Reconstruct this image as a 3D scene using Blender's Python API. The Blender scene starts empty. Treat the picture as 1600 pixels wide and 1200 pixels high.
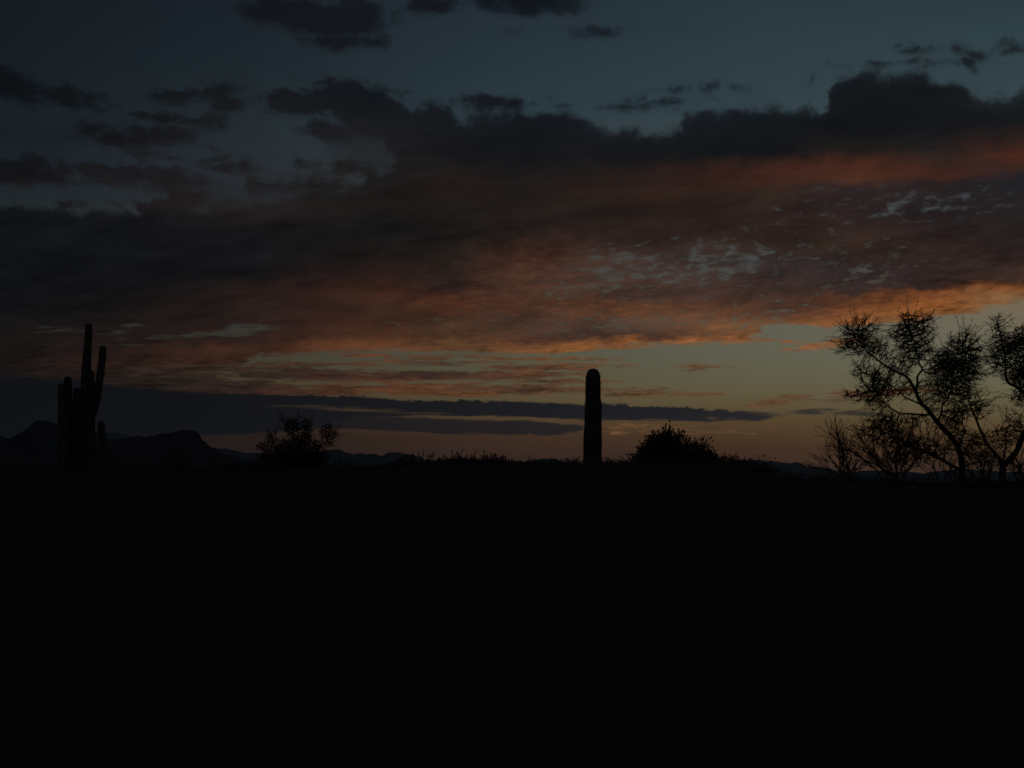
import bpy, math, random
import numpy as np
from mathutils import Vector, noise as mnoise

# ------------------------------------------------------------------ camera
F = 1250.0            # focal length, in pixels of a 1600 px wide frame
HOR = 752.0           # row of the true horizon
EYE = 1.6
sc = bpy.context.scene
cam_d = bpy.data.cameras.new('camera'); cam = bpy.data.objects.new('camera', cam_d)
sc.collection.objects.link(cam)
cam.location = (0, 0, EYE); cam.rotation_euler = (math.radians(90), 0, 0)
cam_d.sensor_width = 36.0; cam_d.lens = 36.0*F/1600.0
cam_d.shift_y = (HOR-600.0)/1600.0
cam_d.clip_start = 0.1; cam_d.clip_end = 120000
sc.camera = cam
sc.view_settings.view_transform = 'Standard'; sc.view_settings.look = 'None'
sc.view_settings.exposure = 0.0; sc.view_settings.gamma = 1.0
sc.render.film_transparent = False
sc.cycles.max_bounces = 3; sc.cycles.diffuse_bounces = 2; sc.cycles.glossy_bounces = 1
sc.cycles.transmission_bounces = 1; sc.cycles.volume_bounces = 0; sc.cycles.transparent_max_bounces = 4

# ------------------------------------------------------------------ dusk sky (world, by direction only)
world = bpy.data.worlds.new('World'); sc.world = world; world.use_nodes = True
wt = world.node_tree; wt.nodes.clear()

def lin(c):
    c = c/255.0
    return c/12.92 if c <= 0.04045 else ((c+0.055)/1.055)**2.4
def rgb(t): return (lin(t[0]), lin(t[1]), lin(t[2]), 1.0)

class S:
    """a float or vector socket with arithmetic"""
    def __init__(s, sock): s.s = sock
    def __add__(a, b): return mth('ADD', a, b)
    def __radd__(a, b): return mth('ADD', b, a)
    def __sub__(a, b): return mth('SUBTRACT', a, b)
    def __rsub__(a, b): return mth('SUBTRACT', b, a)
    def __mul__(a, b): return mth('MULTIPLY', a, b)
    def __rmul__(a, b): return mth('MULTIPLY', b, a)
    def __truediv__(a, b): return mth('DIVIDE', a, b)
    def __rtruediv__(a, b): return mth('DIVIDE', b, a)
def put(inp, v):
    if isinstance(v, S): wt.links.new(v.s, inp)
    else: inp.default_value = v
def mth(op, *a, clamp=False):
    n = wt.nodes.new('ShaderNodeMath'); n.operation = op; n.use_clamp = clamp
    for i, v in enumerate(a): put(n.inputs[i], v)
    return S(n.outputs[0])
def mx(a, b): return mth('MAXIMUM', a, b)
def mn(a, b): return mth('MINIMUM', a, b)
def sstep(x, lo, hi, a=0.0, b=1.0, kind='SMOOTHSTEP'):
    n = wt.nodes.new('ShaderNodeMapRange'); n.interpolation_type = kind; n.clamp = kind != 'LINEAR'
    put(n.inputs[0], x); put(n.inputs[1], lo); put(n.inputs[2], hi); put(n.inputs[3], a); put(n.inputs[4], b)
    return S(n.outputs[0])
def comb(x, y, z=0.0):
    n = wt.nodes.new('ShaderNodeCombineXYZ')
    for i, v in enumerate((x, y, z)): put(n.inputs[i], v)
    return S(n.outputs[0])
def fbm(vec, scale, detail=5, rough=0.55, dist=0.0, w=None, lac=2.0):
    n = wt.nodes.new('ShaderNodeTexNoise'); n.noise_dimensions = '2D' if w is None else '3D'
    put(n.inputs['Vector'], vec); n.inputs['Scale'].default_value = scale
    n.inputs['Detail'].default_value = detail; n.inputs['Roughness'].default_value = rough
    n.inputs['Distortion'].default_value = dist; n.inputs['Lacunarity'].default_value = lac
    return S(n.outputs['Fac'])
def cmix(f, a, b, mode='MIX'):
    n = wt.nodes.new('ShaderNodeMix'); n.data_type = 'RGBA'; n.blend_type = mode; n.clamp_factor = True
    put(n.inputs[0], f)
    for i, v in ((6, a), (7, b)):
        if isinstance(v, S): wt.links.new(v.s, n.inputs[i])
        else: n.inputs[i].default_value = v
    return S(n.outputs[2])
def ramp(x, stops, interp='LINEAR'):
    n = wt.nodes.new('ShaderNodeValToRGB'); cr = n.color_ramp; cr.interpolation = interp
    put(n.inputs[0], x)
    cr.elements[0].position = stops[0][0]; cr.elements[0].color = stops[0][1]
    cr.elements[1].position = stops[-1][0]; cr.elements[1].color = stops[-1][1]
    for p, c in stops[1:-1]: cr.elements.new(p).color = c
    return S(n.outputs[0])
U0, U1 = -200.0, 1800.0
def curve(x, pts):
    """piecewise linear edge of a cloud bank, row against column"""
    n = wt.nodes.new('ShaderNodeFloatCurve'); put(n.inputs['Value'], x)
    c = n.mapping.curves[0]
    st = [((u-U0)/(U1-U0), v/1000.0) for u, v in pts]
    n.mapping.use_clip = False; n.mapping.extend = 'HORIZONTAL'
    c.points[0].location = st[0]; c.points[1].location = st[-1]
    for p in st[1:-1]: c.points.new(*p)
    for p in c.points: p.handle_type = 'VECTOR'
    n.mapping.update()
    return S(n.outputs[0])*1000.0
def bright(col, f, sat=1.0):
    n = wt.nodes.new('ShaderNodeHueSaturation'); put(n.inputs['Value'], f); wt.links.new(col.s, n.inputs['Color'])
    n.inputs['Saturation'].default_value = sat
    return S(n.outputs[0])

tc = wt.nodes.new('ShaderNodeTexCoord')
sep = wt.nodes.new('ShaderNodeSeparateXYZ'); wt.links.new(tc.outputs['Generated'], sep.inputs[0])
dx, dy, dz = S(sep.outputs[0]), S(sep.outputs[1]), S(sep.outputs[2])
yc = mx(dy, 0.25)
# chart of the western sky: direction slopes, scaled so that 1250 units = a slope of one
gu = dx/yc*F+800.0
gv = HOR-dz/yc*F
front = sstep(dy, 0.30, 0.72)
el = mx(dz/yc, -0.02)
w_ = 1.0/(el+0.10)                                   # clouds lie in a sheet overhead
plane = comb(dx/yc*w_, w_, 0.0)
flat = comb(gu*0.01, gv*0.01, 0.0)
streak = comb(gu*0.004, gv*0.03, 0.0)

nA = fbm(plane, 3.0, 6, 0.60)-0.5                    # broad cloud noise
nB = fbm(plane, 11.0, 5, 0.62, 0.4)-0.5              # fine cloud noise
nC = fbm(flat, 2.2, 6, 0.62)-0.5                     # billow noise (round)
nS = fbm(streak, 1.6, 5, 0.55)-0.5                   # long horizontal streaks
nT = fbm(streak, 5.0, 4, 0.6)-0.5
u = gu+nA*60.0+nC*20.0
v = gv+nA*26.0+nC*16.0+nS*8.0
uf = (u-U0)/(U1-U0)
vf = v/760.0

def column_field(cols, uu, vv):
    out = None; prev = None
    for cu, st in cols:
        r = ramp(vv, [(p/760.0, rgb(c)) for p, c in st])
        out = r if out is None else cmix(sstep(uu, float(prev), float(cu), kind='LINEAR'), out, r)
        prev = cu
    return out
SKY = [
 (0,   [(0,(20,27,33)),(100,(22,30,36)),(250,(27,34,41)),(310,(32,40,44)),(340,(38,44,46)),(520,(50,52,48)),(575,(54,48,38)),(640,(30,28,28)),(700,(26,23,21))]),
 (400, [(0,(27,35,43)),(100,(29,39,45)),(200,(36,45,51)),(280,(40,46,52)),(340,(44,48,52)),(520,(58,58,52)),(560,(64,60,49)),(600,(70,60,44)),(640,(62,50,38)),(680,(38,28,24)),(720,(38,27,23))]),
 (800, [(0,(36,48,56)),(100,(40,53,61)),(180,(43,58,65)),(400,(74,76,72)),(480,(84,84,74)),(560,(84,82,66)),(600,(86,80,60)),(640,(86,70,48)),(680,(64,46,34)),(730,(54,37,31))]),
 (1200,[(0,(42,56,64)),(100,(48,62,69)),(160,(50,66,73)),(340,(80,88,90)),(420,(84,90,88)),(540,(98,96,80)),(580,(97,93,75)),(620,(96,86,62)),(660,(84,66,43)),(700,(70,48,34)),(730,(66,46,34))]),
 (1600,[(0,(44,58,66)),(60,(48,66,72)),(130,(52,68,74)),(340,(88,96,100)),(450,(118,100,74)),(490,(114,104,86)),(560,(106,104,85)),(620,(98,92,68)),(680,(88,68,44)),(735,(72,52,38))]),
]
CLD = [
 (0,   [(0,(15,18,22)),(160,(13,17,21)),(250,(16,19,23)),(285,(24,21,22)),(300,(26,21,22)),(330,(16,18,22)),(450,(17,18,21)),(480,(14,15,18)),(510,(22,20,20)),(560,(28,21,20)),(588,(24,20,20)),(600,(18,18,20))]),
 (200, [(0,(17,20,24)),(150,(18,21,24)),(200,(20,21,24)),(225,(24,23,26)),(280,(26,25,27)),(310,(32,27,28)),(340,(20,21,24)),(400,(17,18,22)),(450,(18,18,20)),(500,(27,22,21)),(540,(34,25,22)),(575,(42,27,21)),(590,(34,26,22)),(625,(28,24,23))]),
 (400, [(0,(20,23,28)),(100,(19,22,27)),(220,(27,27,29)),(330,(34,29,29)),(360,(24,22,24)),(400,(19,20,23)),(430,(22,20,22)),(460,(40,28,24)),(500,(40,29,26)),(530,(46,32,27)),(548,(68,42,30)),(580,(48,35,29)),(600,(46,34,29)),(618,(54,35,28))]),
 (600, [(0,(22,26,30)),(150,(18,21,26)),(220,(28,28,31)),(280,(30,27,27)),(320,(27,24,23)),(360,(22,21,22)),(400,(31,25,23)),(430,(44,29,25)),(455,(58,35,26)),(480,(56,37,29)),(520,(66,40,28)),(546,(98,60,38)),(580,(56,40,34)),(600,(78,48,34)),(620,(84,52,32))]),
 (710, [(0,(18,22,28)),(190,(20,22,26)),(250,(24,24,26)),(285,(36,27,24)),(330,(30,26,22)),(370,(27,24,22)),(410,(38,29,25)),(450,(42,30,28)),(478,(78,46,31)),(505,(66,47,36)),(545,(94,64,42)),(572,(66,46,36)),(584,(54,40,36)),(600,(84,54,38)),(620,(92,60,38))]),
 (820, [(0,(17,21,28)),(180,(20,23,28)),(240,(21,22,26)),(280,(27,24,24)),(320,(33,27,24)),(360,(36,28,25)),(400,(66,42,33)),(430,(70,47,36)),(470,(74,48,35)),(500,(66,46,38)),(530,(74,49,37)),(552,(112,72,42)),(572,(84,54,38)),(590,(88,58,40)),(612,(70,50,38)),(622,(104,64,38))]),
 (1000,[(0,(24,32,38)),(150,(26,34,40)),(215,(21,24,28)),(250,(23,23,26)),(270,(36,28,26)),(300,(48,33,27)),(330,(38,29,26)),(380,(46,33,29)),(430,(68,50,43)),(460,(66,47,40)),(485,(100,64,42)),(505,(78,57,46)),(525,(64,47,41)),(538,(142,88,46)),(575,(84,60,40)),(620,(90,66,44))]),
 (1200,[(0,(28,36,42)),(165,(24,30,34)),(185,(21,24,28)),(240,(20,22,25)),(252,(44,30,26)),(268,(62,36,29)),(285,(60,37,30)),(300,(50,38,32)),(340,(46,33,29)),(380,(47,35,30)),(420,(50,40,38)),(460,(60,43,37)),(490,(88,58,42)),(508,(118,78,48)),(538,(128,82,48)),(575,(92,62,42)),(630,(88,62,44))]),
 (1340,[(0,(26,34,40)),(110,(24,29,33)),(140,(19,23,27)),(205,(18,20,23)),(235,(34,28,26)),(258,(73,41,30)),(280,(73,46,35)),(294,(44,34,34)),(330,(41,31,31)),(380,(50,36,29)),(430,(46,38,38)),(456,(54,40,36)),(466,(88,54,36)),(488,(112,68,40)),(510,(128,80,46)),(535,(124,88,58)),(620,(84,58,46))]),
 (1460,[(0,(26,34,40)),(110,(24,28,32)),(140,(21,24,27)),(200,(22,23,26)),(235,(34,30,30)),(252,(50,35,30)),(272,(68,38,30)),(288,(40,33,33)),(330,(38,32,33)),(370,(45,33,30)),(420,(46,34,32)),(447,(54,38,33)),(455,(118,68,38)),(485,(140,84,42)),(500,(128,92,60)),(620,(110,66,40))]),
 (1600,[(0,(28,36,42)),(140,(26,32,36)),(190,(23,25,28)),(215,(42,30,27)),(243,(73,40,30)),(260,(56,36,30)),(280,(32,33,38)),(320,(36,32,33)),(390,(40,31,29)),(425,(56,40,34)),(440,(64,44,34)),(448,(124,72,38)),(462,(118,88,58)),(620,(98,66,48))]),
]
sky = column_field(SKY, gu, (gv+nS*5.0)/760.0)
cld = column_field(CLD, u, vf+nC*0.012)

# texture inside the clouds
fineT = fbm(streak, 9.0, 4, 0.6)-0.5
puffs = fbm(plane, 18.0, 6, 0.58, 0.25)
nD = fbm(comb(gu*0.006, (gv+gu*0.12)*0.030), 1.3, 5, 0.6, 0.3)-0.5
tex = 0.97+nD*sstep(gv, 220.0, 400.0, 0.35, 1.0)*1.25+nA*0.42+nB*0.22+(puffs-0.5)*sstep(gv, 300.0, 430.0)*sstep(gu, 450.0, 900.0)*1.3+(fineT+nT)*sstep(gv, 535.0, 575.0)*1.3
cld = bright(cld, mx(tex, 0.3), 1.0)

pos = (u, v)
posf = (gu+nS*30.0, gv+nT*5.0+nS*6.0)
def blob(c, px=None):
    """signed depth (in chart units) inside an ellipse: cx, cy, rx, ry, angle in degrees"""
    cx, cy, rx, ry = c[:4]; ang = math.radians(c[4] if len(c) > 4 else 0.0)
    x, y = px or pos; ca, sa = math.cos(ang), -math.sin(ang)
    a = mth('MULTIPLY_ADD', x, ca/rx, -(cx*ca+cy*sa)/rx); a = mth('MULTIPLY_ADD', y, sa/rx, a)
    b = mth('MULTIPLY_ADD', x, -sa/ry, (cx*sa-cy*ca)/ry); b = mth('MULTIPLY_ADD', y, ca/ry, b)
    d = mth('SQRT', mth('MULTIPLY_ADD', a, a, b*b))
    m = float(min(rx, ry))
    return mth('MULTIPLY_ADD', d, -m, m)
def union(lst, px=None):
    d = None
    for c in lst:
        b = blob(c, px); d = b if d is None else mx(d, b)
    return d

# --- 3 thin streaks under the bank
ST = [(430,576,70,5,1),(520,569,120,2.2,0),(700,566,110,2.6,0),(620,556,80,2.4,0),(840,561,90,2.2,0),(450,584,120,9,1),(600,588,190,9,0),(800,585,110,8,1),(640,605,200,7,0),(850,574,110,6,0),(880,596,60,4,0),(300,610,180,20,0),(500,612,110,7,0),
      (720,613,160,6,0),(830,609,140,7,0),(985,616,60,4,0),(962,572,17,2.4,0),(1088,575,38,3.2,-1),(1018,615,14,3.5,0),(1075,617,30,2,0),
      (1195,630,52,4.5,2),(1290,624,44,3.0,-1),(1400,612,46,4,4),(1345,617,40,4,0),(1030,668,90,1.5,0),(985,676,60,1.3,0),(1060,671,70,1.5,0),
      (1290,538,50,6,6),(1160,530,80,3.4,-2),(445,567,11,1.6,0),(660,562,50,2.5,0),(330,587,60,3,-2),(1595,508,20,2,0)]
strd = union(ST, posf)
m_st = sstep(strd+nT*17.0+nS*9.0+fineT*9.0+0.2, -2.0, 3.0)*0.96

col = cmix(m_st, sky, cld)
veil = sstep(union([(480,300,260,60,6),(590,235,120,80,0),(100,210,220,40,0)])+nA*60.0+nB*20.0, -10.0, 60.0)*0.6
col = cmix(veil, col, cld)

# --- 1 main bank: between an upper and a lower edge
TOP = [(-200,300),(0,320),(100,325),(160,326),(230,334),(330,322),(420,318),(520,296),(590,280),(640,232),(672,178),(700,190),(760,182),(830,172),(880,172),(940,192),(960,205),(1060,204),(1080,176),(1200,164),(1288,172),(1306,124),(1400,112),(1490,120),(1520,152),(1560,150),(1600,140),(1800,140)]
BOT = [(-200,600),(230,600),(300,594),(370,574),(410,556),(470,550),(400,551),(600,547),(700,550),(800,553),(890,552),(960,541),(1100,537),(1165,533),(1185,512),(1230,506),(1310,514),(1380,508),(1480,496),(1550,480),(1600,466),(1800,440)]
top_d = v-curve(uf, TOP)
bot_d = curve(((gu+nS*90.0)-U0)/(U1-U0), BOT)-(gv+nS*12.0+nT*16.0)
m_top = sstep(top_d+nC*24.0+nB*16.0, -7.0, 12.0)*0.8+sstep(top_d+nC*30.0+nB*40.0, -22.0, 26.0)*0.2
m_bot = sstep(bot_d, -3.5, 4.5)
# gaps where the sky shows through: thin, broken cloud
gapf = union([(965,415,60,34,8),(900,452,50,16,10),(875,512,60,10,4),(1120,410,110,30,6),(1185,503,60,20,0),(1010,506,150,14,0),
              (1340,422,24,12,20),(1395,420,26,8,0),(955,405,36,26,8),(1440,322,70,12,2),(1545,312,40,6,0)])
wide = union([(1130,430,330,75,6),(1400,318,230,34,3),(720,505,170,26,0),(1000,510,200,26,0)])
thr = sstep(gapf, -14.0, 18.0)*0.17+sstep(wide, -20.0, 50.0)*0.03+0.345
gaps = sstep(puffs+nA*0.22+nB*0.16, thr+0.11, thr-0.24)*sstep(mx(gapf, wide), -8.0, 12.0)
lgap = union([(300,523,80,6,5),(375,515,60,10,6),(110,516,34,3,0),(182,520,22,4,0),(205,508,18,5,0),(200,540,40,2,0),(330,572,60,3,0),(310,584,75,6,0)], posf)
m_l = sstep(lgap+nT*24.0+nS*8.0, -2.0, 8.0)
main = m_top*m_bot*(1.0-gaps*0.58)*(1.0-m_l*0.8)

col = cmix(main, col, cld)

# --- 2 broken clouds above the bank
UP = [(440,18,80,34,-8),(530,25,90,34,0),(520,62,60,18,0),(585,66,26,10,0),(680,8,50,14,0),(830,2,80,24,-3),
      (20,134,60,26,-18),(90,148,80,18,-14),(265,150,50,17,0),(340,145,50,15,4),(362,162,26,12,0),(250,183,60,11,0),(310,190,44,9,-4),(210,215,60,22,-5),(255,212,44,18,0),(145,200,24,9,0),(245,242,50,7,-6),
      (40,268,100,26,-4),(180,275,90,18,0),(270,285,56,24,0),(265,320,60,26,15),(325,250,34,8,0),(345,262,40,5,-2),(120,318,40,9,0),
      (480,156,72,24,2),(550,160,70,34,-8),(590,180,70,36,-12),(520,205,36,18,0),(660,176,30,10,-10),(625,200,50,28,-14),(650,228,46,34,0),(600,285,60,24,0),(680,190,50,18,-4),(688,185,30,12,0),(490,252,60,9,-6),(430,285,46,10,4),(560,262,60,14,0),(505,290,60,14,0),
      (1060,142,26,7,0),(1120,140,24,4.5,0),(1040,160,40,5,0),(1435,82,26,5,12),(1516,86,20,6,-10),(1512,100,14,9,-70),(1590,80,24,5,14),(1260,118,10,10,0),(1400,100,70,5,0),(930,48,34,3.5,0),(860,164,60,5,0),(960,168,60,4,0)]
upd = union(UP)
wisp = upd+nC*34.0+nA*22.0
m_up = sstep(wisp+nB*36.0-0.5, -7.0, 11.0)*0.80+sstep(wisp+nB*60.0, -22.0, 16.0)*0.18

col = cmix(m_up, col, cld)

# --- 4 blue-grey bank low over the hills
T3 = [(-200,585),(0,590),(130,597),(200,606),(300,614),(430,618),(550,620),(640,627),(720,626),(800,628),(900,632),(960,633),(1060,637),(1120,641),(1180,646),(1212,652),(1240,690),(1800,690)]
B3 = [(-200,684),(300,682),(420,676),(470,672),(560,652),(680,650),(800,651),(920,656),(1000,656),(1100,659),(1180,657),(1212,653),(1240,600),(1800,600)]
T4 = [(-200,600),(400,636),(470,643),(560,647),(700,654),(820,657),(900,663),(920,668),(940,690),(1800,690)]
B4 = [(-200,686),(300,672),(430,668),(560,672),(700,678),(860,681),(900,676),(930,664),(950,600),(1800,600)]
ru = ((gu+nS*20.0)-U0)/(U1-U0)
rv = gv+nT*2.0
puff = (fbm(comb(gu*0.01, gv*0.022, 0.0), 6.0, 5, 0.68)-0.5)*sstep(nS+nC, -0.25, 0.15, 0.25, 1.3)
d3 = mn(rv-curve(ru, T3)+puff*14.0+1.0, curve(ru, B3)-rv-nT*6.0)
d4 = mn(rv-curve(ru, T4)+nT*8.0, curve(ru, B4)-rv-nT*7.0)
slits = sstep(union([(560,640,90,2.8,-2),(480,635,60,1.6,0),(640,645,60,2.0,-1),(760,650,30,2,0),(1110,654,10,1.5,0),(1140,654,8,1.5,0)], posf)+nT*4.0, -1.0, 3.0)
small = union([(1265,644,32,3.6,-1),(1345,646,40,3.4,0),(1300,641,14,2,0),(1170,648,50,4,0)], posf)+nT*5.0
m_low = mx(mx(sstep(d3, -1.8, 2.2), sstep(d4, -2.0, 3.0)*0.9)*(1.0-slits*0.7), sstep(small, -1.5, 2.0)*0.85)
low_c = ramp((gu+400.0)/2400.0, [(0.16, rgb((14,16,19))), (0.29, rgb((17,18,21))), (0.42, rgb((24,24,27))), (0.6, rgb((32,32,35))), (0.72, rgb((46,42,42))), (1.0, rgb((50,46,46)))])

col = cmix(m_low, col, low_c)

# --- the rest of the dome: a dim blue dusk under broken cloud, with the physical sky mixed in
nish = wt.nodes.new('ShaderNodeTexSky'); nish.sky_type = 'NISHITA'; nish.sun_disc = False
nish.sun_elevation = math.radians(-4.0); nish.sun_rotation = math.radians(20.0)
dome_n = fbm(S(tc.outputs['Generated']), 3.0, 5, 0.6, w=1)
dome = ramp(dz, [(0.0, rgb((66,62,65))), (0.2, rgb((67,68,74))), (0.7, rgb((58,62,70)))])
dome = cmix(sstep(dome_n, 0.45, 0.62), dome, rgb((46,47,52)))
dome = cmix(0.05, dome, S(nish.outputs[0]), 'ADD')
col = cmix(front*sstep(dz, 0.86, 0.62), dome, col)
col = cmix(sstep(dz, -0.02, -0.05), col, rgb((10,10,11)))
bg = wt.nodes.new('ShaderNodeBackground'); bg.inputs['Strength'].default_value = 1.0
wo = wt.nodes.new('ShaderNodeOutputWorld')
wt.links.new(col.s, bg.inputs[0]); wt.links.new(bg.outputs[0], wo.inputs[0])
world.cycles.sampling_method = 'MANUAL'; world.cycles.sample_map_resolution = 256

# =================================================================== helpers
rng = random.Random(11); nr = np.random.default_rng(11)
def P(px, py, d, dd=0.0):
    """point seen at (px, py) of the photograph when it stands d metres away; dd pushes it in depth"""
    y = d+dd
    return Vector(((px-800.0)/F*y, y, EYE+(HOR-py)/F*y))
def mesh_obj(name, verts, faces, mat, parent=None, smooth=False):
    me = bpy.data.meshes.new(name)
    verts = np.asarray(verts, dtype=np.float32)
    if isinstance(faces, np.ndarray):
        n, k = faces.shape
        me.vertices.add(len(verts)); me.vertices.foreach_set('co', verts.ravel())
        me.loops.add(n*k); me.loops.foreach_set('vertex_index', faces.astype(np.int32).ravel())
        me.polygons.add(n); me.polygons.foreach_set('loop_start', np.arange(0, n*k, k, dtype=np.int32))
        me.update(calc_edges=True)
    else:
        me.from_pydata([tuple(map(float, q)) for q in verts], [], faces); me.update()
    if smooth: me.polygons.foreach_set('use_smooth', [True]*len(me.polygons))
    me.materials.append(mat)
    o = bpy.data.objects.new(name, me); sc.collection.objects.link(o)
    if parent is not None: o.parent = parent; o.matrix_parent_inverse = parent.matrix_world.inverted()
    return o
def tag(o, label=None, cat=None, group=None, kind=None):
    if label: o['label'] = label
    if cat: o['category'] = cat
    if group: o['group'] = group
    if kind: o['kind'] = kind
    return o
def empty(name, loc, label, cat, group=None):
    o = bpy.data.objects.new(name, None); sc.collection.objects.link(o); o.location = loc
    o.empty_display_size = 0.3
    bpy.context.view_layer.update()
    return tag(o, label, cat, group)
def part(name, verts, faces, mat, root, smooth=False):
    v = np.asarray(verts, dtype=np.float64)-np.array(root.location)
    me_o = mesh_obj(name, v, faces, mat, None, smooth); me_o.parent = root
    return me_o
def move_copy(root, loc, rz, s, label, group=None):
    r = root.copy(); sc.collection.objects.link(r)
    r.location = loc; r.rotation_euler = (0, 0, rz); r.scale = s
    r['label'] = label
    if group: r['group'] = group
    for ch in list(root.children):
        c = ch.copy(); sc.collection.objects.link(c); c.parent = r
    return r

def material(name, base, rough=0.9, scale=4.0, var=0.35, bump=0.4, second=None, stretch=(1, 1, 1), spec=0.0):
    m = bpy.data.materials.new(name); m.use_nodes = True; t = m.node_tree; t.nodes.clear()
    out = t.nodes.new('ShaderNodeOutputMaterial'); b = t.nodes.new('ShaderNodeBsdfPrincipled')
    b.inputs['Roughness'].default_value = rough; b.inputs['Specular IOR Level'].default_value = spec
    co = t.nodes.new('ShaderNodeTexCoord'); mp = t.nodes.new('ShaderNodeMapping')
    mp.inputs['Scale'].default_value = stretch; t.links.new(co.outputs['Object'], mp.inputs[0])
    n = t.nodes.new('ShaderNodeTexNoise'); n.inputs['Scale'].default_value = scale; n.inputs['Detail'].default_value = 5
    n.inputs['Roughness'].default_value = 0.6; t.links.new(mp.outputs[0], n.inputs['Vector'])
    r = t.nodes.new('ShaderNodeValToRGB'); lo = tuple(c*(1-var) for c in base); hi = second or tuple(min(1, c*(1+var)) for c in base)
    r.color_ramp.elements[0].position = 0.3; r.color_ramp.elements[0].color = (*lo, 1)
    r.color_ramp.elements[1].position = 0.7; r.color_ramp.elements[1].color = (*hi, 1)
    t.links.new(n.outputs['Fac'], r.inputs[0]); t.links.new(r.outputs[0], b.inputs['Base Color'])
    if bump:
        bp = t.nodes.new('ShaderNodeBump'); bp.inputs['Strength'].default_value = bump; bp.inputs['Distance'].default_value = 0.02
        t.links.new(n.outputs['Fac'], bp.inputs['Height']); t.links.new(bp.outputs[0], b.inputs['Normal'])
    t.links.new(b.outputs[0], out.inputs[0])
    return m
M_dirt = material('desert_dirt', (0.034, 0.032, 0.030), 0.95, 0.6, 0.12, 0.15)
M_rock = material('mountain_rock', (0.045, 0.050, 0.052), 0.95, 0.004, 0.3, 0.0)
M_basalt = material('dark_volcanic_rock', (0.022, 0.022, 0.022), 0.95, 0.006, 0.3, 0.0)
M_skin = material('cactus_skin', (0.046, 0.050, 0.040), 0.7, 6.0, 0.35, 0.3, stretch=(1, 1, 0.3))
M_spine = material('cactus_spine', (0.09, 0.08, 0.055), 0.8, 20.0, 0.2, 0.0)
M_bark = material('bark', (0.045, 0.036, 0.028), 0.9, 14.0, 0.4, 0.6, stretch=(1, 1, 0.25))
M_twig = material('twig', (0.045, 0.038, 0.028), 0.9, 6.0, 0.35, 0.0)
M_leaf = material('leaf', (0.050, 0.054, 0.042), 0.7, 3.0, 0.4, 0.0)
M_scrub = material('scrub', (0.050, 0.050, 0.044), 0.9, 1.2, 0.4, 0.0)

def frame_axes(t):
    t = t.normalized(); a = Vector((0, 0, 1)) if abs(t.z) < 0.9 else Vector((0, 1, 0))
    x = t.cross(a).normalized(); return x, t.cross(x).normalized()
def smooth_path(pts, rad, n):
    """Catmull-Rom through the points, n samples a span"""
    out = []; rr = []
    q = [pts[0]*2-pts[1]]+pts+[pts[-1]*2-pts[-2]]
    for i in range(1, len(q)-2):
        for k in range(n):
            t = k/n; a, b, c, d = q[i-1], q[i], q[i+1], q[i+2]
            out.append(0.5*((2*b)+(c-a)*t+(2*a-5*b+4*c-d)*t*t+(3*b-a-3*c+d)*t*t*t))
            rr.append(rad[i-1]*(1-t)+rad[i]*t)
    out.append(pts[-1]); rr.append(rad[-1])
    return out, rr
def tube(path, rad, sides=8, ribs=0, depth=0.0, wob=0.0, cap=True, seed=0):
    """swept tube: returns verts, faces"""
    V = []; Fc = []; n = len(path)
    x, y = frame_axes(path[1]-path[0])
    for i in range(n):
        t = (path[min(i+1, n-1)]-path[max(i-1, 0)]).normalized()
        x = (x-t*x.dot(t)).normalized(); y = t.cross(x)
        for k in range(sides):
            a = 2*math.pi*k/sides
            r = rad[i]
            if ribs: r *= 1-depth*(1-abs(math.cos(a*ribs/2)))
            if wob: r *= 1+wob*mnoise.noise(Vector((math.cos(a)*1.5+seed, math.sin(a)*1.5, i*0.35)))
            V.append(path[i]+x*(math.cos(a)*r)+y*(math.sin(a)*r))
    for i in range(n-1):
        for k in range(sides):
            k2 = (k+1) % sides
            Fc.append((i*sides+k, i*sides+k2, (i+1)*sides+k2, (i+1)*sides+k))
    if cap:
        V.append(path[-1]+(path[-1]-path[-2])*0.3); c = len(V)-1
        for k in range(sides): Fc.append(((n-1)*sides+k, (n-1)*sides+(k+1) % sides, c))
        V.append(path[0]); c = len(V)-1
        for k in range(sides): Fc.append((c, (k+1) % sides, k))
    return V, Fc
def sticks(A, B, ra, rb, sides=3):
    """many independent thin tapered sticks -> verts, quads (arrays)"""
    A = np.asarray(A, float); B = np.asarray(B, float); ra = np.asarray(ra, float); rb = np.asarray(rb, float)
    t = B-A; t /= np.maximum(np.linalg.norm(t, axis=1, keepdims=True), 1e-9)
    h = np.where(np.abs(t[:, 2:3]) < 0.9, np.array([[0, 0, 1.0]]), np.array([[0, 1.0, 0]]))
    x = np.cross(t, h); x /= np.linalg.norm(x, axis=1, keepdims=True); y = np.cross(t, x)
    n = len(A); V = np.zeros((n, 2*sides, 3))
    for k in range(sides):
        a = 2*math.pi*k/sides; o = x*math.cos(a)+y*math.sin(a)
        V[:, k] = A+o*ra[:, None]; V[:, sides+k] = B+o*rb[:, None]
    Fq = np.zeros((n, sides, 4), dtype=np.int64); base = np.arange(n)*2*sides
    for k in range(sides):
        k2 = (k+1) % sides
        Fq[:, k] = np.stack([base+k, base+k2, base+sides+k2, base+sides+k], 1)
    return V.reshape(-1, 3), Fq.reshape(-1, 4)
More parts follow.
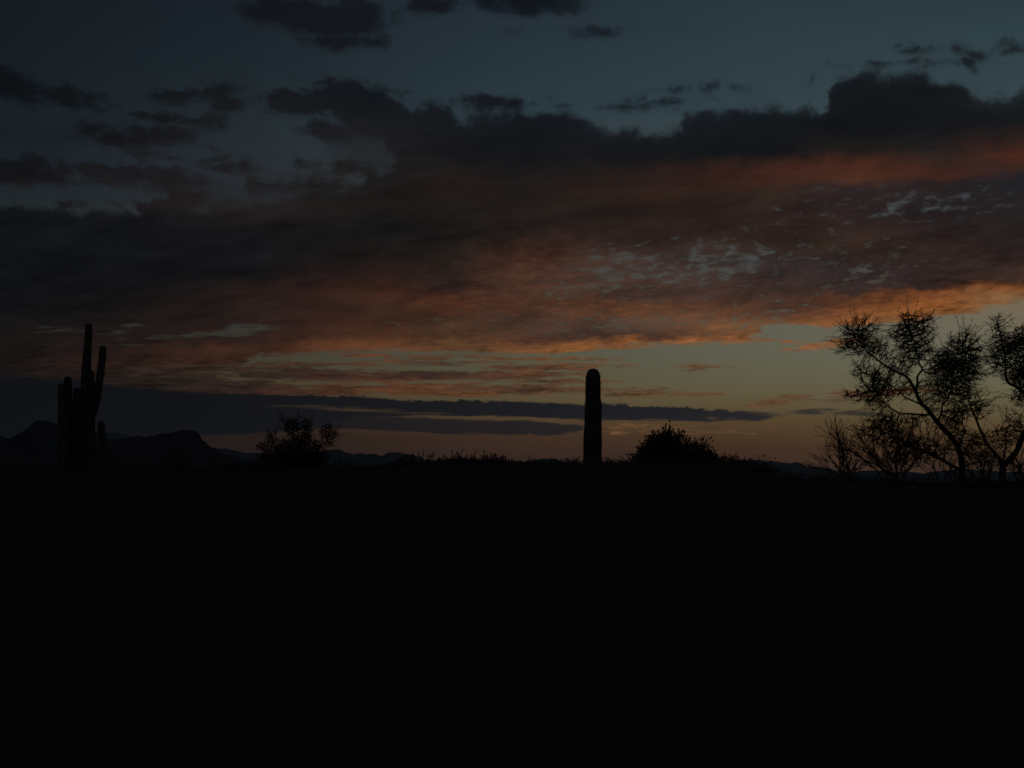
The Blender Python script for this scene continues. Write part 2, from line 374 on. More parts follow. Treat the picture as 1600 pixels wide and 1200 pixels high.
def leaves(C, D, ln, wd):
    """diamond leaves with a fold: centres C, directions D"""
    C = np.asarray(C, float); D = np.asarray(D, float); n = len(C)
    D /= np.linalg.norm(D, axis=1, keepdims=True)
    r = nr.normal(size=(n, 3)); x = np.cross(D, r); x /= np.linalg.norm(x, axis=1, keepdims=True); z = np.cross(D, x)
    ln = np.asarray(ln, float).reshape(-1, 1); wd = np.asarray(wd, float).reshape(-1, 1)
    V = np.stack([C, C+D*ln*0.5+x*wd+z*wd*0.4, C+D*ln, C+D*ln*0.5-x*wd+z*wd*0.4], 1).reshape(-1, 3)
    b = np.arange(n)*4
    return V, np.stack([b, b+1, b+2, b+3], 1)
def join(parts):
    V = []; Fq = []; o = 0
    for v, f in parts:
        V.append(np.asarray(v)); Fq.append(np.asarray(f)+o); o += len(v)
    return np.concatenate(V), np.concatenate(Fq)

# =================================================================== the setting
def interp(pts, x):
    if x <= pts[0][0]: return pts[0][1]
    for (a, b), (c, d) in zip(pts, pts[1:]):
        if x <= c:
            t = (x-a)/(c-a); t = t*t*(3-2*t)*0.5+t*0.5; return b+(d-b)*t
    return pts[-1][1]
# ground: one sheet out to the horizon, gently uneven near the viewer
# a low rise in front of the camera hides the feet of the plants standing on it
BANK = [(-600,742),(0,742),(250,741),(400,738),(560,737),(610,735),(650,729),(780,727),(905,729),(985,728),(1090,727),(1150,728),(1190,740),(1235,753),(1350,757),(1480,760),(1600,764),(2200,764)]
def ss(t): t = min(1.0, max(0.0, t)); return t*t*(3-2*t)
def ground_z(x, y):
    r = math.hypot(x, y)
    c = x/max(y, 0.3*r, 1e-3)*F+800.0
    top = EYE+(HOR-interp(BANK, c))/F*11.0
    h = top*ss((r-2.0)/9.0)*(1-ss((r-11.0)/60.0))*ss((y+3.0)/6.0)
    b = min(1.0, r/9.0)*math.exp(-r/900.0)
    return h+b*(0.06*mnoise.noise(Vector((x*0.16, y*0.16, 0.3)))+0.025*mnoise.noise(Vector((x*0.9, y*0.9, 5.3))))
gv_, gf_ = [], []
rad_l = [0.0]+[0.6*1.075**i for i in range(1, 150)]
NA = 220
for r in rad_l[1:]:
    for k in range(NA):
        a = 2*math.pi*k/NA; x, y = r*math.cos(a), r*math.sin(a)
        gv_.append((x, y, ground_z(x, y)))
for i in range(len(rad_l)-2):
    for k in range(NA):
        k2 = (k+1) % NA; gf_.append((i*NA+k, i*NA+k2, (i+1)*NA+k2, (i+1)*NA+k))
gv_.append((0, 0, 0)); gc = len(gv_)-1
for k in range(NA): gf_.append((gc, (k+1) % NA, k))
gv_ = [(x, y, z) for x, y, z in gv_]
tag(mesh_obj('ground', gv_, gf_, M_dirt, smooth=True), kind='structure')

def ridge(name, prof, d, depth, seed, rough=1.0, mat=None, cols=700, rows=26):
    """mountain range whose crest follows prof (px, py) seen from the camera at distance d"""
    V = []; Fc = []; x0, x1 = prof[0][0], prof[-1][0]
    for i in range(cols):
        px = x0+(x1-x0)*i/(cols-1)
        n1 = mnoise.fractal(Vector((px*0.06, seed*3.1, 0.0)), 0.7, 2.2, 6)
        z = EYE+(HOR-(interp(prof, px)+n1*1.7*rough))/F*d
        z = max(z, -5.0)
        for j in range(rows):
            t = -1+2*j/(rows-1)
            f = 1-abs(t)**0.85
            w = mnoise.fractal(Vector((px*0.035, t*1.3, seed*1.0)), 0.8, 2.2, 5)
            h = z*f*(1+0.55*w*min(1, abs(t)*2.2)*(1-abs(t)))
            h = min(h, z*(1-0.35*abs(t)))
            y = d+t*depth+w*depth*0.12*abs(t)
            V.append(((px-800)/F*d*(y/d if False else 1.0)+0.0, y, h-4.0))
    for i in range(cols-1):
        for j in range(rows-1):
            a = i*rows+j; Fc.append((a, a+rows, a+rows+1, a+1))
    return tag(mesh_obj(name, np.array(V), np.array(Fc), mat or M_rock, smooth=False), kind='structure')
ridge('butte_hills', [(-700,752),(-420,715),(-250,690),(-120,700),(-40,684),(0,677),(15,678),(36,680),(46,671),(54,657),(62,650),(70,649.5),(79,650.5),(87,655),(96,664),(120,674),(150,679),(185,681),(205,680),(216,677),(238,677),(262,671),(280,667),(292,665.5),(303,666.5),(308,672),(312,680),(317,683),(321,691),(332,698),(350,706),(380,715),(430,730),(520,752)], 5200, 900, 1, 0.8, M_basalt)
ridge('distant_hills', [(60,752),(110,690),(150,671),(175,669),(190,671),(203,677),(230,690),(300,700),(335,698),(352,697),(370,702),(395,704),(440,708),(480,706),(498,702),(514,699),(530,699),(541,704),(552,706.5),(570,705),(584,706),(598,710),(610,704),(620,703),(631,706),(642,708),(652,711),(664,716),(679,718),(700,719),(760,726),(900,742),(960,752)], 9500, 1500, 2, 0.9)
ridge('low_hills', [(600,752),(650,730),(680,719),(698,714),(706,712.5),(712,713.5),(718,710),(726,714),(745,715),(765,715.5),(775,718),(790,719.5),(810,722),(840,728),(900,745),(940,752)], 7000, 900, 5, 0.7, M_basalt)
ridge('mountain_range', [(740,752),(790,728),(815,719),(835,716.5),(850,713.5),(865,714),(880,718),(897,719.5),(912,722),(940,722),(955,723),(970,725),(985,720),(1000,716),(1030,721),(1080,727),(1110,722),(1135,718),(1160,717.5),(1182,715.5),(1200,718.5),(1225,721),(1246,721),(1262,727),(1285,728.5),(1310,734),(1330,737),(1360,733),(1390,736),(1420,736),(1440,739),(1460,736),(1482,733),(1500,731.5),(1520,733),(1540,733.5),(1560,738.5),(1590,736),(1650,730),(1750,722),(1900,735),(2200,730),(2500,752)], 17000, 2500, 3, 0.8)

# =================================================================== saguaros
def saguaro_piece(name, pts, rads_px, d, root, ribs=14, dd=None, spine_n=900, n=8):
    k = 1.0/F*d
    path = [P(px, py, d, (dd[i] if dd else 0.0)) for i, (px, py) in enumerate(pts)]
    rad = [r*k for r in rads_px]
    pth, rr = smooth_path(path, rad, n)
    # dome the tip
    tip = pth[-1]; dirn = (pth[-1]-pth[-2]).normalized(); r0 = rr[-1]
    base_n = len(pth)
    cut = tip-dirn*r0*1.05
    while len(pth) > 2 and (pth[-1]-cut).dot(dirn) > 0: pth.pop(); rr.pop()
    for a in (0, 18, 36, 52, 66, 78, 87):
        a = math.radians(a); pth.append(cut+dirn*r0*1.05*math.sin(a)); rr.append(max(r0*math.cos(a), 0.004))
    # soft irregular swelling along the stem
    sd = rng.random()*50
    rr = [r*(1+0.035*mnoise.noise(Vector((sd, i*0.28, 0)))) for i, r in enumerate(rr)]
    V, Fc = tube(pth, rr, ribs*4, ribs, 0.16, 0.012, True, sd)
    o = part(name, V, Fc, M_skin, root, smooth=True)
    # spines standing on the rib crests
    A, B = [], []
    sides = ribs*4
    for _ in range(spine_n):
        i = rng.randrange(1, len(pth)-3); kk = rng.randrange(ribs)*4
        p = V[i*sides+kk].lerp(V[(i+1)*sides+kk], rng.random())
        out = (p-pth[i]).normalized()
        for _s in range(3):
            q = (out+Vector((rng.gauss(0, .55), rng.gauss(0, .55), rng.gauss(0, .55)))).normalized()
            A.append(p-out*0.004); B.append(p+q*rng.uniform(0.015, 0.035))
    v, f = sticks(A, B, [0.0022]*len(A), [0.0006]*len(A))
    s = mesh_obj('spines', v-np.array(root.location), f, M_spine); s.parent = o
    return o

# the single column
D1 = 20.0; b = P(926, 752, D1); b.z = ground_z(b.x, b.y)
root = empty('saguaro', b, 'thick armless saguaro standing as a single column left of the round bush', 'cactus')
by = HOR+(EYE-b.z+0.15)/D1*F
saguaro_piece('trunk', [(925.5,by),(925.5,770),(925.6,725),(926,690),(926.6,655),(927,634),(926.6,624),(926.6,612),(926.6,595),(926.8,576)],
              [13.0,14.4,14.6,14.2,13.2,12.9,11.5,11.6,11.5,10.8], D1, root, ribs=16, spine_n=2200)
# the many-armed one at the left
D2 = 32.0; b = P(137, 752, D2); b.z = ground_z(b.x, b.y)
root = empty('saguaro', b, 'tall many-armed saguaro with one slender bent arm on its right', 'cactus')
by = HOR+(EYE-b.z+0.15)/D2*F
saguaro_piece('trunk', [(133,by),(133,760),(133.8,700),(136.0,640),(135.6,605),(135.3,572),(136.6,548),(138.4,522),(138.9,505)],
              [13.5,14.5,14.2,11.0,8.6,6.6,5.6,5.1,4.9], D2, root, ribs=16, spine_n=1500)
for pts, rd, dd in (
    ([(140,664),(143,652),(148.6,634),(152.6,612),(156.2,590),(158.8,568),(160.2,552),(160.8,540)], [5.2,5.4,5.6,5.6,5.4,5.3,5.1,4.9], [0,-.1,-.15,-.2,-.2,-.2,-.2,-.2]),
    ([(139,650),(141,632),(142.6,610),(142.4,594),(142,579)], [4.6,4.7,4.7,4.6,4.3], [0,-.2,-.25,-.25,-.25]),
    ([(134,775),(125,755),(121.4,722),(120.8,668),(120.4,640),(120.3,605)], [7,7.6,7.4,6.6,5.6,4.7], [0,-.15,-.3,-.3,-.3,-.3]),
    ([(134,745),(116,735),(108,708),(107,660),(106.2,620),(105.7,588)], [9,9.6,9.2,8.0,6.4,5.3], [0,.1,.1,.1,.1,.1]),
    ([(128,762),(104,752),(98.5,724),(97.8,670),(97,630),(96.4,599)], [7,7.6,7.2,6.4,5.7,5.2], [0,-.2,-.4,-.4,-.4,-.4]),
):
    saguaro_piece('arm', pts, rd, D2, root, ribs=12, dd=dd, spine_n=500)
D3 = 36.0; b = P(158.5, 752, D3); b.z = ground_z(b.x, b.y)
root = empty('saguaro', b, 'short stubby saguaro just right of the tall many-armed one', 'cactus')
by = HOR+(EYE-b.z+0.15)/D3*F
saguaro_piece('trunk', [(158.6,by),(158.6,740),(158.6,700),(158.5,675),(158.4,657)], [5.0,5.6,5.8,5.6,5.0], D3, root, ribs=12, spine_n=500)

# =================================================================== trees
def colonize(pos, par, att, step, kill, iters, wander=0.25, infl=1e9):
    """space colonisation: grow nodes (pos, parent) towards attraction points"""
    pos = [np.array(p, float) for p in pos]; par = list(par)
    att = np.array(att, float)
    N = np.array(pos); bd = np.full(len(att), 1e9); bi = np.zeros(len(att), int)
    def upd(lo):
        nonlocal bd, bi
        X = np.array(pos[lo:])
        for s in range(0, len(X), 400):
            c = X[s:s+400]; d = ((att[:, None]-c[None])**2).sum(2)**0.5
            m = d.argmin(1); dm = d[np.arange(len(att)), m]; better = dm < bd
            bd[better] = dm[better]; bi[better] = m[better]+lo+s
    upd(0)
    for it in range(iters):
        keep = bd > kill
        att = att[keep]; bd = bd[keep]; bi = bi[keep]
        if len(att) == 0: break
        act = bd < infl
        if not act.any(): break
        lo = len(pos); tgt = {}
        for i, a in zip(bi[act], att[act]):
            v = a-pos[i]; tgt.setdefault(i, []).append(v/np.linalg.norm(v))
        for i, vs in tgt.items():
            v = np.mean(vs, 0)+nr.normal(size=3)*wander
            v /= max(np.linalg.norm(v), 1e-6)
            pos.append(pos[i]+v*step); par.append(i)
        upd(lo)
    return np.array(pos), par
def clump_points(clumps, d, n_per):
    """attraction points in ellipsoids given in photograph pixels: cx, cy, rx, ry, weight, depth offset"""
    out = []
    for cx, cy, rx, ry, wgt, dz_ in clumps:
        n = int(n_per*wgt*rx*ry)
        q = nr.normal(size=(n, 3)); q /= np.linalg.norm(q, axis=1, keepdims=True)
        q *= nr.random((n, 1))**(1/1.7)*1.15
        c = P(cx, cy, d, dz_); k = d/F; rd = 0.5*(rx+ry)*k*0.8
        out.append(np.array(c)+q*np.array([rx*k, rd, ry*k]))
    return np.concatenate(out)
def grow_tree(name, label, d, limbs, clumps, n_per, step, kill, seed, cat='tree', twig_r=0.0046, spur=0.7, spur_len=(0.04, 0.13), leaf_part=None, iters=90, group=None, wander=0.12, up=0.0, whip=0.28, whip_len=0.52):
    global nr
    nr = np.random.default_rng(seed)
    # limbs: list of (points px (x, y[, dd]), start radius px, end radius px); first is the trunk
    k = d/F
    p0 = limbs[0][0][0]; base = P(p0[0], HOR, d); base.z = ground_z(base.x, base.y)
    root = empty(name, base, label, cat, group)
    pos, par = [], []
    for li, (pts, r0, r1) in enumerate(limbs):
        path = [P(q[0], q[1], d, (q[2] if len(q) > 2 else 0.0)) for q in pts]
        if li == 0: path[0] = Vector((path[0].x, path[0].y, base.z-0.12))
        ns = len(path)
        rad = [k*(r0+(r1-r0)*i/(ns-1)) for i in range(ns)]
        pth, rr = smooth_path(path, rad, 5)
        j = [Vector((mnoise.noise(q*6.0+Vector((seed, 0, 0))), mnoise.noise(q*6.0+Vector((0, seed, 9))), mnoise.noise(q*6.0+Vector((5, 0, seed)))))*0.012 for q in pth]
        pth = [q+w*(0 if i == 0 else 1) for i, (q, w) in enumerate(zip(pth, j))]
        V, Fc = tube(pth, rr, 8, 0, 0, 0.10, True, seed+li)
        part('trunk' if li == 0 else 'limb', V, Fc, M_bark, root, smooth=True)
        s0 = len(pos)
        i0 = 0 if li else int(len(pth)*0.45)
        for q in pth[i0:]: pos.append(np.array(q)); par.append(-1)
    nroot = len(pos)
    att = clump_points(clumps, d, n_per)
    pos, par = colonize(pos, par, att, step, kill, iters, wander)
    n = len(pos)
    # thickness: thin tips, thicker towards the limbs
    w = np.zeros(n)
    kids = [[] for _ in range(n)]
    for i in range(n-1, nroot-1, -1):
        if w[i] == 0: w[i] = 1.0
        if par[i] >= 0: w[par[i]] += w[i]; kids[par[i]].append(i)
    rad = np.minimum(twig_r*np.maximum(w, 1)**0.36, 0.02)
    idx = np.arange(nroot, n); pr = np.array([par[i] for i in idx])
    A, B = pos[pr], pos[idx]
    ra = np.minimum(rad[pr], rad[idx]*1.35); rb = rad[idx]
    parts_ = [sticks(A, B, ra, rb, 4)]
    # side spurs and long whip ends
    t = B-A; t /= np.linalg.norm(t, axis=1, keepdims=True)
    for rep in range(3):
        m = nr.random(len(idx)) < spur
        rr_ = nr.normal(size=(m.sum(), 3)); q = t[m]*0.9+rr_/np.linalg.norm(rr_, axis=1, keepdims=True)*0.7
        q[:, 2] += up
        q /= np.linalg.norm(q, axis=1, keepdims=True)
        s = A[m]+(B[m]-A[m])*nr.random((m.sum(), 1)); L = nr.uniform(*spur_len, size=(m.sum(), 1))
        parts_.append(sticks(s, s+q*L, np.full(len(s), twig_r*0.75), np.full(len(s), twig_r*0.4), 3))
    # long straight whips with short side spurs, pointing out of the crown
    nw = int(len(idx)*whip)
    if nw:
        c = nr.choice(idx, nw); anc = c.copy()
        for _ in range(9):
            anc = np.array([par[i] if par[i] >= 0 else i for i in anc])
        q = pos[c]-pos[anc]; q /= np.maximum(np.linalg.norm(q, axis=1, keepdims=True), 1e-6)
        q = q+nr.normal(size=q.shape)*0.35+np.array([0, 0, 0.38+up]); q /= np.linalg.norm(q, axis=1, keepdims=True)
        L = nr.uniform(0.10, whip_len, size=(nw, 1)); bend = nr.normal(size=q.shape)*0.10
        p0_, p1_ = pos[c], pos[c]+q*L*0.5; q2 = q+bend; q2 /= np.linalg.norm(q2, axis=1, keepdims=True); p2_ = p1_+q2*L*0.5
        parts_.append(sticks(p0_, p1_, np.full(nw, twig_r), np.full(nw, twig_r*0.8), 3))
        parts_.append(sticks(p1_, p2_, np.full(nw, twig_r*0.8), np.full(nw, twig_r*0.4), 3))
        for rep in range(5):
            tt = nr.uniform(0.15, 0.95, size=(nw, 1)); s = np.where(tt < .5, p0_+(p1_-p0_)*tt*2, p1_+(p2_-p1_)*(tt*2-1))
            r3 = nr.normal(size=q.shape); r3 /= np.linalg.norm(r3, axis=1, keepdims=True)
            e = q*0.8+r3*0.75; e /= np.linalg.norm(e, axis=1, keepdims=True)
            parts_.append(sticks(s, s+e*nr.uniform(0.025, 0.09, size=(nw, 1)), np.full(nw, twig_r*0.7), np.full(nw, twig_r*0.35), 3))
    tips = np.array([i for i in idx if not kids[i]])
    if len(tips):
        q = pos[tips]-pos[[par[i] for i in tips]]; q /= np.linalg.norm(q, axis=1, keepdims=True)
        q = q+nr.normal(size=q.shape)*0.18; L = nr.uniform(0.05, 0.20, size=(len(tips), 1))*(nr.random((len(tips), 1))**1.0+0.3)
        e = pos[tips]+q*L
        parts_.append(sticks(pos[tips], e, np.full(len(tips), twig_r*0.9), np.full(len(tips), twig_r*0.45), 3))
    v, f = join(parts_)
    cr = mesh_obj('crown', v-np.array(root.location), f, M_twig); cr.parent = root
    if leaf_part:
        per, ln, wd = leaf_part
        src = np.repeat(np.arange(len(idx)), per); m = nr.random(len(src)) < 0.8; src = src[m]
        C = A[src]+(B[src]-A[src])*nr.random((len(src), 1)); D = t[src]*0.5+nr.normal(size=(len(src), 3))*0.6
        v, f = leaves(C, D, nr.uniform(*ln, size=len(src)), nr.uniform(*wd, size=len(src)))
        lf = mesh_obj('leaves', v-np.array(root.location), f, M_leaf); lf.parent = cr
    return root, n
def C2(pts):   # enlarged crop of the right-hand trees -> photograph pixels
    return [(1260+q[0]/3.75, 460+q[1]/3.75)+tuple(q[2:]) for q in pts]
def CL(lst): return [(1260+a/3.75, 460+b/3.75, c/3.75, e/3.75, w, z) for a, b, c, e, w, z in lst]
DT = 14.0
limbsA = [
 (C2([(930,1600),(925,1250),(915,1100),(910,1000),(900,930),(880,880),(850,840),(815,800),(780,760),(750,725),(720,690)]), 5.2, 3.3),
 (C2([(720,690),(685,650,.05),(660,610,.1),(640,570,.1),(615,520,.1),(590,485,.12),(550,465,.15),(500,440,.2),(450,410,.2),(400,370,.2),(350,330,.2),(310,270,.2),(300,215,.2)]), 3.1, 0.6),
 (C2([(640,572,.1),(650,520,0),(652,480,-.05),(678,440,-.1),(662,400,-.15),(650,350,-.2),(630,280,-.2),(605,200,-.2),(595,130,-.2)]), 2.0, 0.6),
 (C2([(735,705),(700,705,-.1),(650,702,-.2),(600,700,-.3),(550,695,-.35),(500,670,-.4),(465,640,-.4),(440,600,-.4),(400,560,-.4)]), 1.8, 0.6),
 (C2([(688,652,.05),(640,630,.15),(590,610,.25),(540,570,.3),(490,530,.35),(430,500,.4),(360,470,.4)]), 1.4, 0.5),
 (C2([(765,742),(790,700,.1),(800,650,.15),(830,600,.2),(860,520,.2),(885,450,.2),(905,380,.2),(915,310,.2)]), 1.7, 0.6),
 (C2([(905,1030),(850,1000,-.1),(800,970,-.2),(750,950,-.25),(700,925,-.3),(640,900,-.35),(590,880,-.4),(540,850,-.4),(480,820,-.4),(430,790,-.4)]), 2.9, 0.7),
 (C2([(890,905),(905,860,-.1),(930,800,-.15),(900,740,-.2),(870,690,-.2)]), 1.5, 0.5),
]
clA = CL([(310,235,85,95,1.25,.2),(250,300,60,45,.8,.2),(350,300,90,60,.7,.2),(420,330,90,60,.45,.2),(410,480,90,60,.5,-.1),(420,575,75,95,1.2,-.4),(330,450,60,50,.35,.1),
  (605,200,85,90,1.3,-.2),(640,310,95,85,.9,-.2),(560,240,70,60,.7,-.2),(700,200,40,90,.5,-.2),(560,420,100,70,.3,.1),(560,560,110,60,.3,.2),
  (880,430,120,95,2.0,.2),(920,330,90,110,.9,.2),(800,400,70,80,.8,.1),(870,560,90,80,1.3,.2),(780,540,90,90,.5,.1),(960,440,60,80,1.0,.2),(740,620,70,80,.35,.1),
  (470,800,85,95,1.2,-.4),(420,750,60,50,.6,-.4),(550,860,100,60,.9,-.4),(650,890,100,60,.6,-.3),(620,760,90,60,.3,-.3),(750,920,90,70,.5,-.2),(830,760,80,90,.45,-.1),(900,860,80,90,.5,-.1),(880,690,70,70,.6,0),(300,590,70,50,.35,-.4),(340,800,60,60,.3,-.4),(560,950,110,70,.5,-.3),(980,960,60,70,.3,0)])
rA, nA_ = grow_tree('mesquite_tree', 'bare twiggy mesquite tree with clumped crowns and a leaning trunk, left of the cut-off one', DT, limbsA, clA, 0.62, 0.045, 0.037, 3, twig_r=0.0046, spur=0.55, whip=0.16, whip_len=0.42)
limbsB = [
 (C2([(1130,1600),(1140,1250),(1145,1100),(1150,1000),(1140,965)]), 5.6, 4.6),
 (C2([(1137,965),(1100,925),(1060,880),(1035,830),(1010,770),(990,720),(962,660),(942,580),(930,520)]), 2.8, 0.7),
 (C2([(1150,1005),(1200,960),(1235,910),(1260,850),(1282,800),(1325,720),(1345,640),(1320,610),(1275,578),(1230,540),(1190,520),(1170,480),(1166,430),(1160,350),(1140,250),(1118,160)]), 4.8, 0.6),
 (C2([(1345,640),(1380,540),(1370,440),(1340,340),(1300,260)]), 3.0, 0.8),
 (C2([(1300,760),(1380,700),(1450,620),(1500,500)]), 3.4, 1.0),
 (C2([(1166,440),(1230,400),(1270,360),(1300,300)]), 1.4, 0.6),
 (C2([(1150,990),(1165,920),(1170,850),(1165,790)]), 1.5, 0.5),
]
clB = CL([(1120,200,28,90,1.3,0),(1150,280,60,70,1.3,0),(1185,330,85,90,1.4,0),(1120,380,60,80,.55,0),(1270,300,80,110,1.3,0),(1230,470,90,60,.8,0),(1290,460,70,100,.9,.1),(1260,600,60,60,.7,.1),(1200,420,60,50,.9,0),
  (980,640,60,80,.5,.1),(1020,680,60,60,.35,.1),(1170,840,85,75,.5,0),(1090,850,60,60,.3,0),(1230,780,70,90,.5,0),(1000,860,60,60,.4,.1),(1060,960,80,60,.4,.1),(1210,1010,70,30,.6,0),(1330,480,90,140,.9,.1),(1400,560,110,140,.9,.1),(1480,440,110,140,.9,.2),(1380,320,110,100,.9,.1)])
rB, nB_ = grow_tree('mesquite_tree', 'bare twiggy mesquite tree cut off by the right edge of the photo', DT*1.04, limbsB, clB, 0.58, 0.045, 0.037, 5, twig_r=0.0046, spur=0.55, whip=0.16, whip_len=0.42)
# spiky leafless shrubs at the foot of the trees
def spiny_shrub(name, label, d, base_px, rays, seed, dens=7, core=None):
    """leafless shrub: straight thorny branches leave the ground and fork; rays give branch tips in photograph pixels"""
    g = random.Random(seed); k = d/F
    bp = P(base_px, HOR, d); bp.z = ground_z(bp.x, bp.y)
    root = empty(name, bp, label, 'shrub')
    A, B, ra, rb = [], [], [], []
    def grow(p, q, L, r, lvl):
        n = max(2, int(L/0.07)); s = L/n
        for i in range(n):
            e = p+q*s; A.append(p); B.append(e); r2 = r*(1-0.55/n) if lvl < 2 else r*0.8
            ra.append(r); rb.append(r2)
            if lvl < 3 and (lvl > 0 or i > n*0.2) and g.random() < (0.72, 0.60, 0.5)[lvl]:
                for _ in range(2 if lvl == 0 else 1):
                    w = Vector((g.gauss(0, 1), g.gauss(0, 1), g.gauss(0, 1)))
                    w = (q*1.15+w.normalized()*0.62+Vector((0, 0, .08))).normalized()
                    grow(e, w, g.uniform(*((.22, .55), (.08, .24), (.03, .09))[lvl])*(1-0.35*i/n), max(r2*0.62, 0.0030), lvl+1)
            p = e; r = r2
            q = (q+Vector((g.gauss(0, .06), g.gauss(0, .06), g.gauss(0, .06)))).normalized()
    for tx, ty in rays:
        tip = P(tx, ty, d, g.gauss(0, .25)); o = bp+Vector((g.gauss(0, .08), g.gauss(0, .08), -.03)); v = tip-o
        A.append(bp+Vector((0, 0, -.06))); B.append(o); ra.append(.02); rb.append(.012)
        grow(o, v.normalized(), v.length*0.93, 0.012, 0)
    v, f = sticks([tuple(a_) for a_ in A], [tuple(a_) for a_ in B], ra, rb, 4)
    s_ = mesh_obj('branches', v-np.array(root.location), f, M_twig); s_.parent = root
    return root
nr = np.random.default_rng(8)
spiny_shrub('thorn_shrub', 'low spiky leafless shrub left of the mesquite trees', 12.0, 1325,
            [(1303,672),(1312,694),(1328,674),(1323,692),(1342,716),(1294,706),(1286,724),(1336,726),(1325,712),(1318,726),(1331,730)], 21)
spiny_shrub('thorn_shrub', 'wider leafless shrub tangled under the left mesquite tree', 12.5, 1404,
            [(1311,655),(1338,668),(1356,690),(1376,672),(1390,694),(1404,680),(1424,700),(1440,712),(1360,716),(1382,716),(1410,716),(1426,726),(1392,730)], 22)
spiny_shrub('thorn_shrub', 'low leafless shrub at the foot of the leaning mesquite trunk', 12.5, 1470,
            [(1448,728),(1460,716),(1476,722),(1490,718),(1500,732),(1455,742),(1484,740),(1466,734)], 24)
spiny_shrub('thorn_shrub', 'low leafless shrub at the right edge below the cut-off mesquite', 12.0, 1588,
            [(1572,722),(1584,714),(1596,726),(1606,716),(1578,740),(1600,742)], 25)
spiny_shrub('thorn_shrub', 'thin leafless shrub between the two mesquite trunks', 13.0, 1535,
            [(1505,715),(1516,700),(1524,722),(1534,706),(1545,722),(1552,712),(1512,735),(1556,735)], 23)

# the palo verde left of centre
def CP(pts): return [(380+q[0]/8.89, 630+q[1]/8.89)+tuple(q[2:]) for q in pts]
def CLP(lst): return [(380+a/8.89, 630+b/8.89, c/8.89, e/8.89, w, z) for a, b, c, e, w, z in lst]
limbsP = [(CP([(740,1700),(740,1350),(735,1100),(730,900)]), 3.4, 2.2), (CP([(735,1000),(700,760),(680,520),(690,330)]), 1.8, .6), (CP([(738,980),(820,760),(860,540),(880,330)]), 1.8, .6), (CP([(738,1050),(900,800),(1040,640),(1160,520),(1200,380)]), 1.6, .5), (CP([(735,1050),(560,800),(460,620),(400,480)]), 1.6, .5), (CP([(735,1100),(480,850),(320,680),(220,600)]), 1.4, .4)]
clP = CLP([(680,330,100,120,1.3,0),(880,350,80,130,1.2,.2),(780,560,180,130,1.2,0),(570,580,110,80,1.0,-.2),(400,480,70,90,.9,-.2),(290,600,110,70,.7,-.2),(1160,400,100,110,.7,0),(1240,420,70,90,.6,0),(1020,600,80,90,.6,0),(720,760,420,170,1.6,0),(1180,540,90,60,.6,0),(520,220,40,60,.3,0),(760,210,40,50,.6,0)])
grow_tree('palo_verde_tree', 'rounded shrubby palo verde tree in front of the hills, right of the left saguaros', 25.0, limbsP, clP, 5.0, 0.07, 0.065, 12, twig_r=0.0065, spur=0.8, spur_len=(.05, .13), leaf_part=(2, (.03, .06), (.006, .011)), iters=70, whip=0.10, whip_len=0.5)

# =================================================================== bushes
def fan_bush(name, label, lobes, d, stems, seed, leaf_l, leaf_w, per, base=None, group=None, cat='bush', loc_only=False):
    """leafy bush: stems fan out of the ground and carry small leaves; lobes in photograph pixels (cx, cy, rx, ry)"""
    g = np.random.default_rng(seed); k = d/F
    bx = base if base is not None else sum(l[0] for l in lobes)/len(lobes)
    bp = P(bx, HOR, d); bp.z = ground_z(bp.x, bp.y)
    root = empty(name, bp, label, cat, group)
    A, B, ra, rb = [], [], [], []; LC, LD, LL, LW = [], [], [], []
    for li, (cx, cy, rx, ry) in enumerate(lobes):
        c = np.array(P(cx, cy, d)); org = np.array([c[0]+(bp.x-c[0])*0.5, bp.y, bp.z])
        for s in range(stems):
            q = g.normal(size=3); q[2] = abs(q[2])*1.1-0.35; q /= np.linalg.norm(q)
            rr = g.random()**0.30*(1+0.17*g.normal())
            tip = c+q*np.array([rx*k, rx*k*0.9, ry*k])*rr
            st = org+np.array([g.normal()*0.09*rx*k*3, g.normal()*0.09*rx*k*3, 0])
            mid = (st+tip)/2+np.array([0, 0, 0.06*(tip[2]-st[2])])+g.normal(size=3)*0.02*rx*k
            N = 7; pts = []
            for i in range(N+1):
                t = i/N; pts.append((1-t)**2*st+2*t*(1-t)*mid+t*t*tip+g.normal(size=3)*0.004)
            for i in range(N):
                A.append(pts[i]); B.append(pts[i+1]); r = 0.007*(1-i/N)+0.0025; ra.append(r); rb.append(r*0.85)
            for _ in range(per):
                t = 1-g.random()**1.5*0.7; i = min(int(t*N), N-1); w = t*N-i
                p = pts[i]*(1-w)+pts[i+1]*w; dr = pts[i+1]-pts[i]; dr /= np.linalg.norm(dr)
                LC.append(p); LD.append(dr*0.9+g.normal(size=3)*0.55); LL.append(g.uniform(*leaf_l)); LW.append(g.uniform(*leaf_w))
    v, f = sticks(A, B, ra, rb, 3)
    s = mesh_obj('stems', v-np.array(root.location), f, M_twig); s.parent = root
    v, f = leaves(LC, LD, LL, LW)
    l = mesh_obj('foliage', v-np.array(root.location), f, M_leaf); l.parent = root
    return root
nr = np.random.default_rng(77)
fan_bush('creosote_bush', 'leafy creosote bush with two rounded lobes, right of the armless saguaro column',
         [(1038,703,32,38),(1050,702,30,32),(1088,715,34,33),(1110,727,22,19),(1011,715,26,22),(1026,700,20,22),(1064,735,56,26)], 18.0, 170, 31, (.035, .075), (.010, .018), 26)
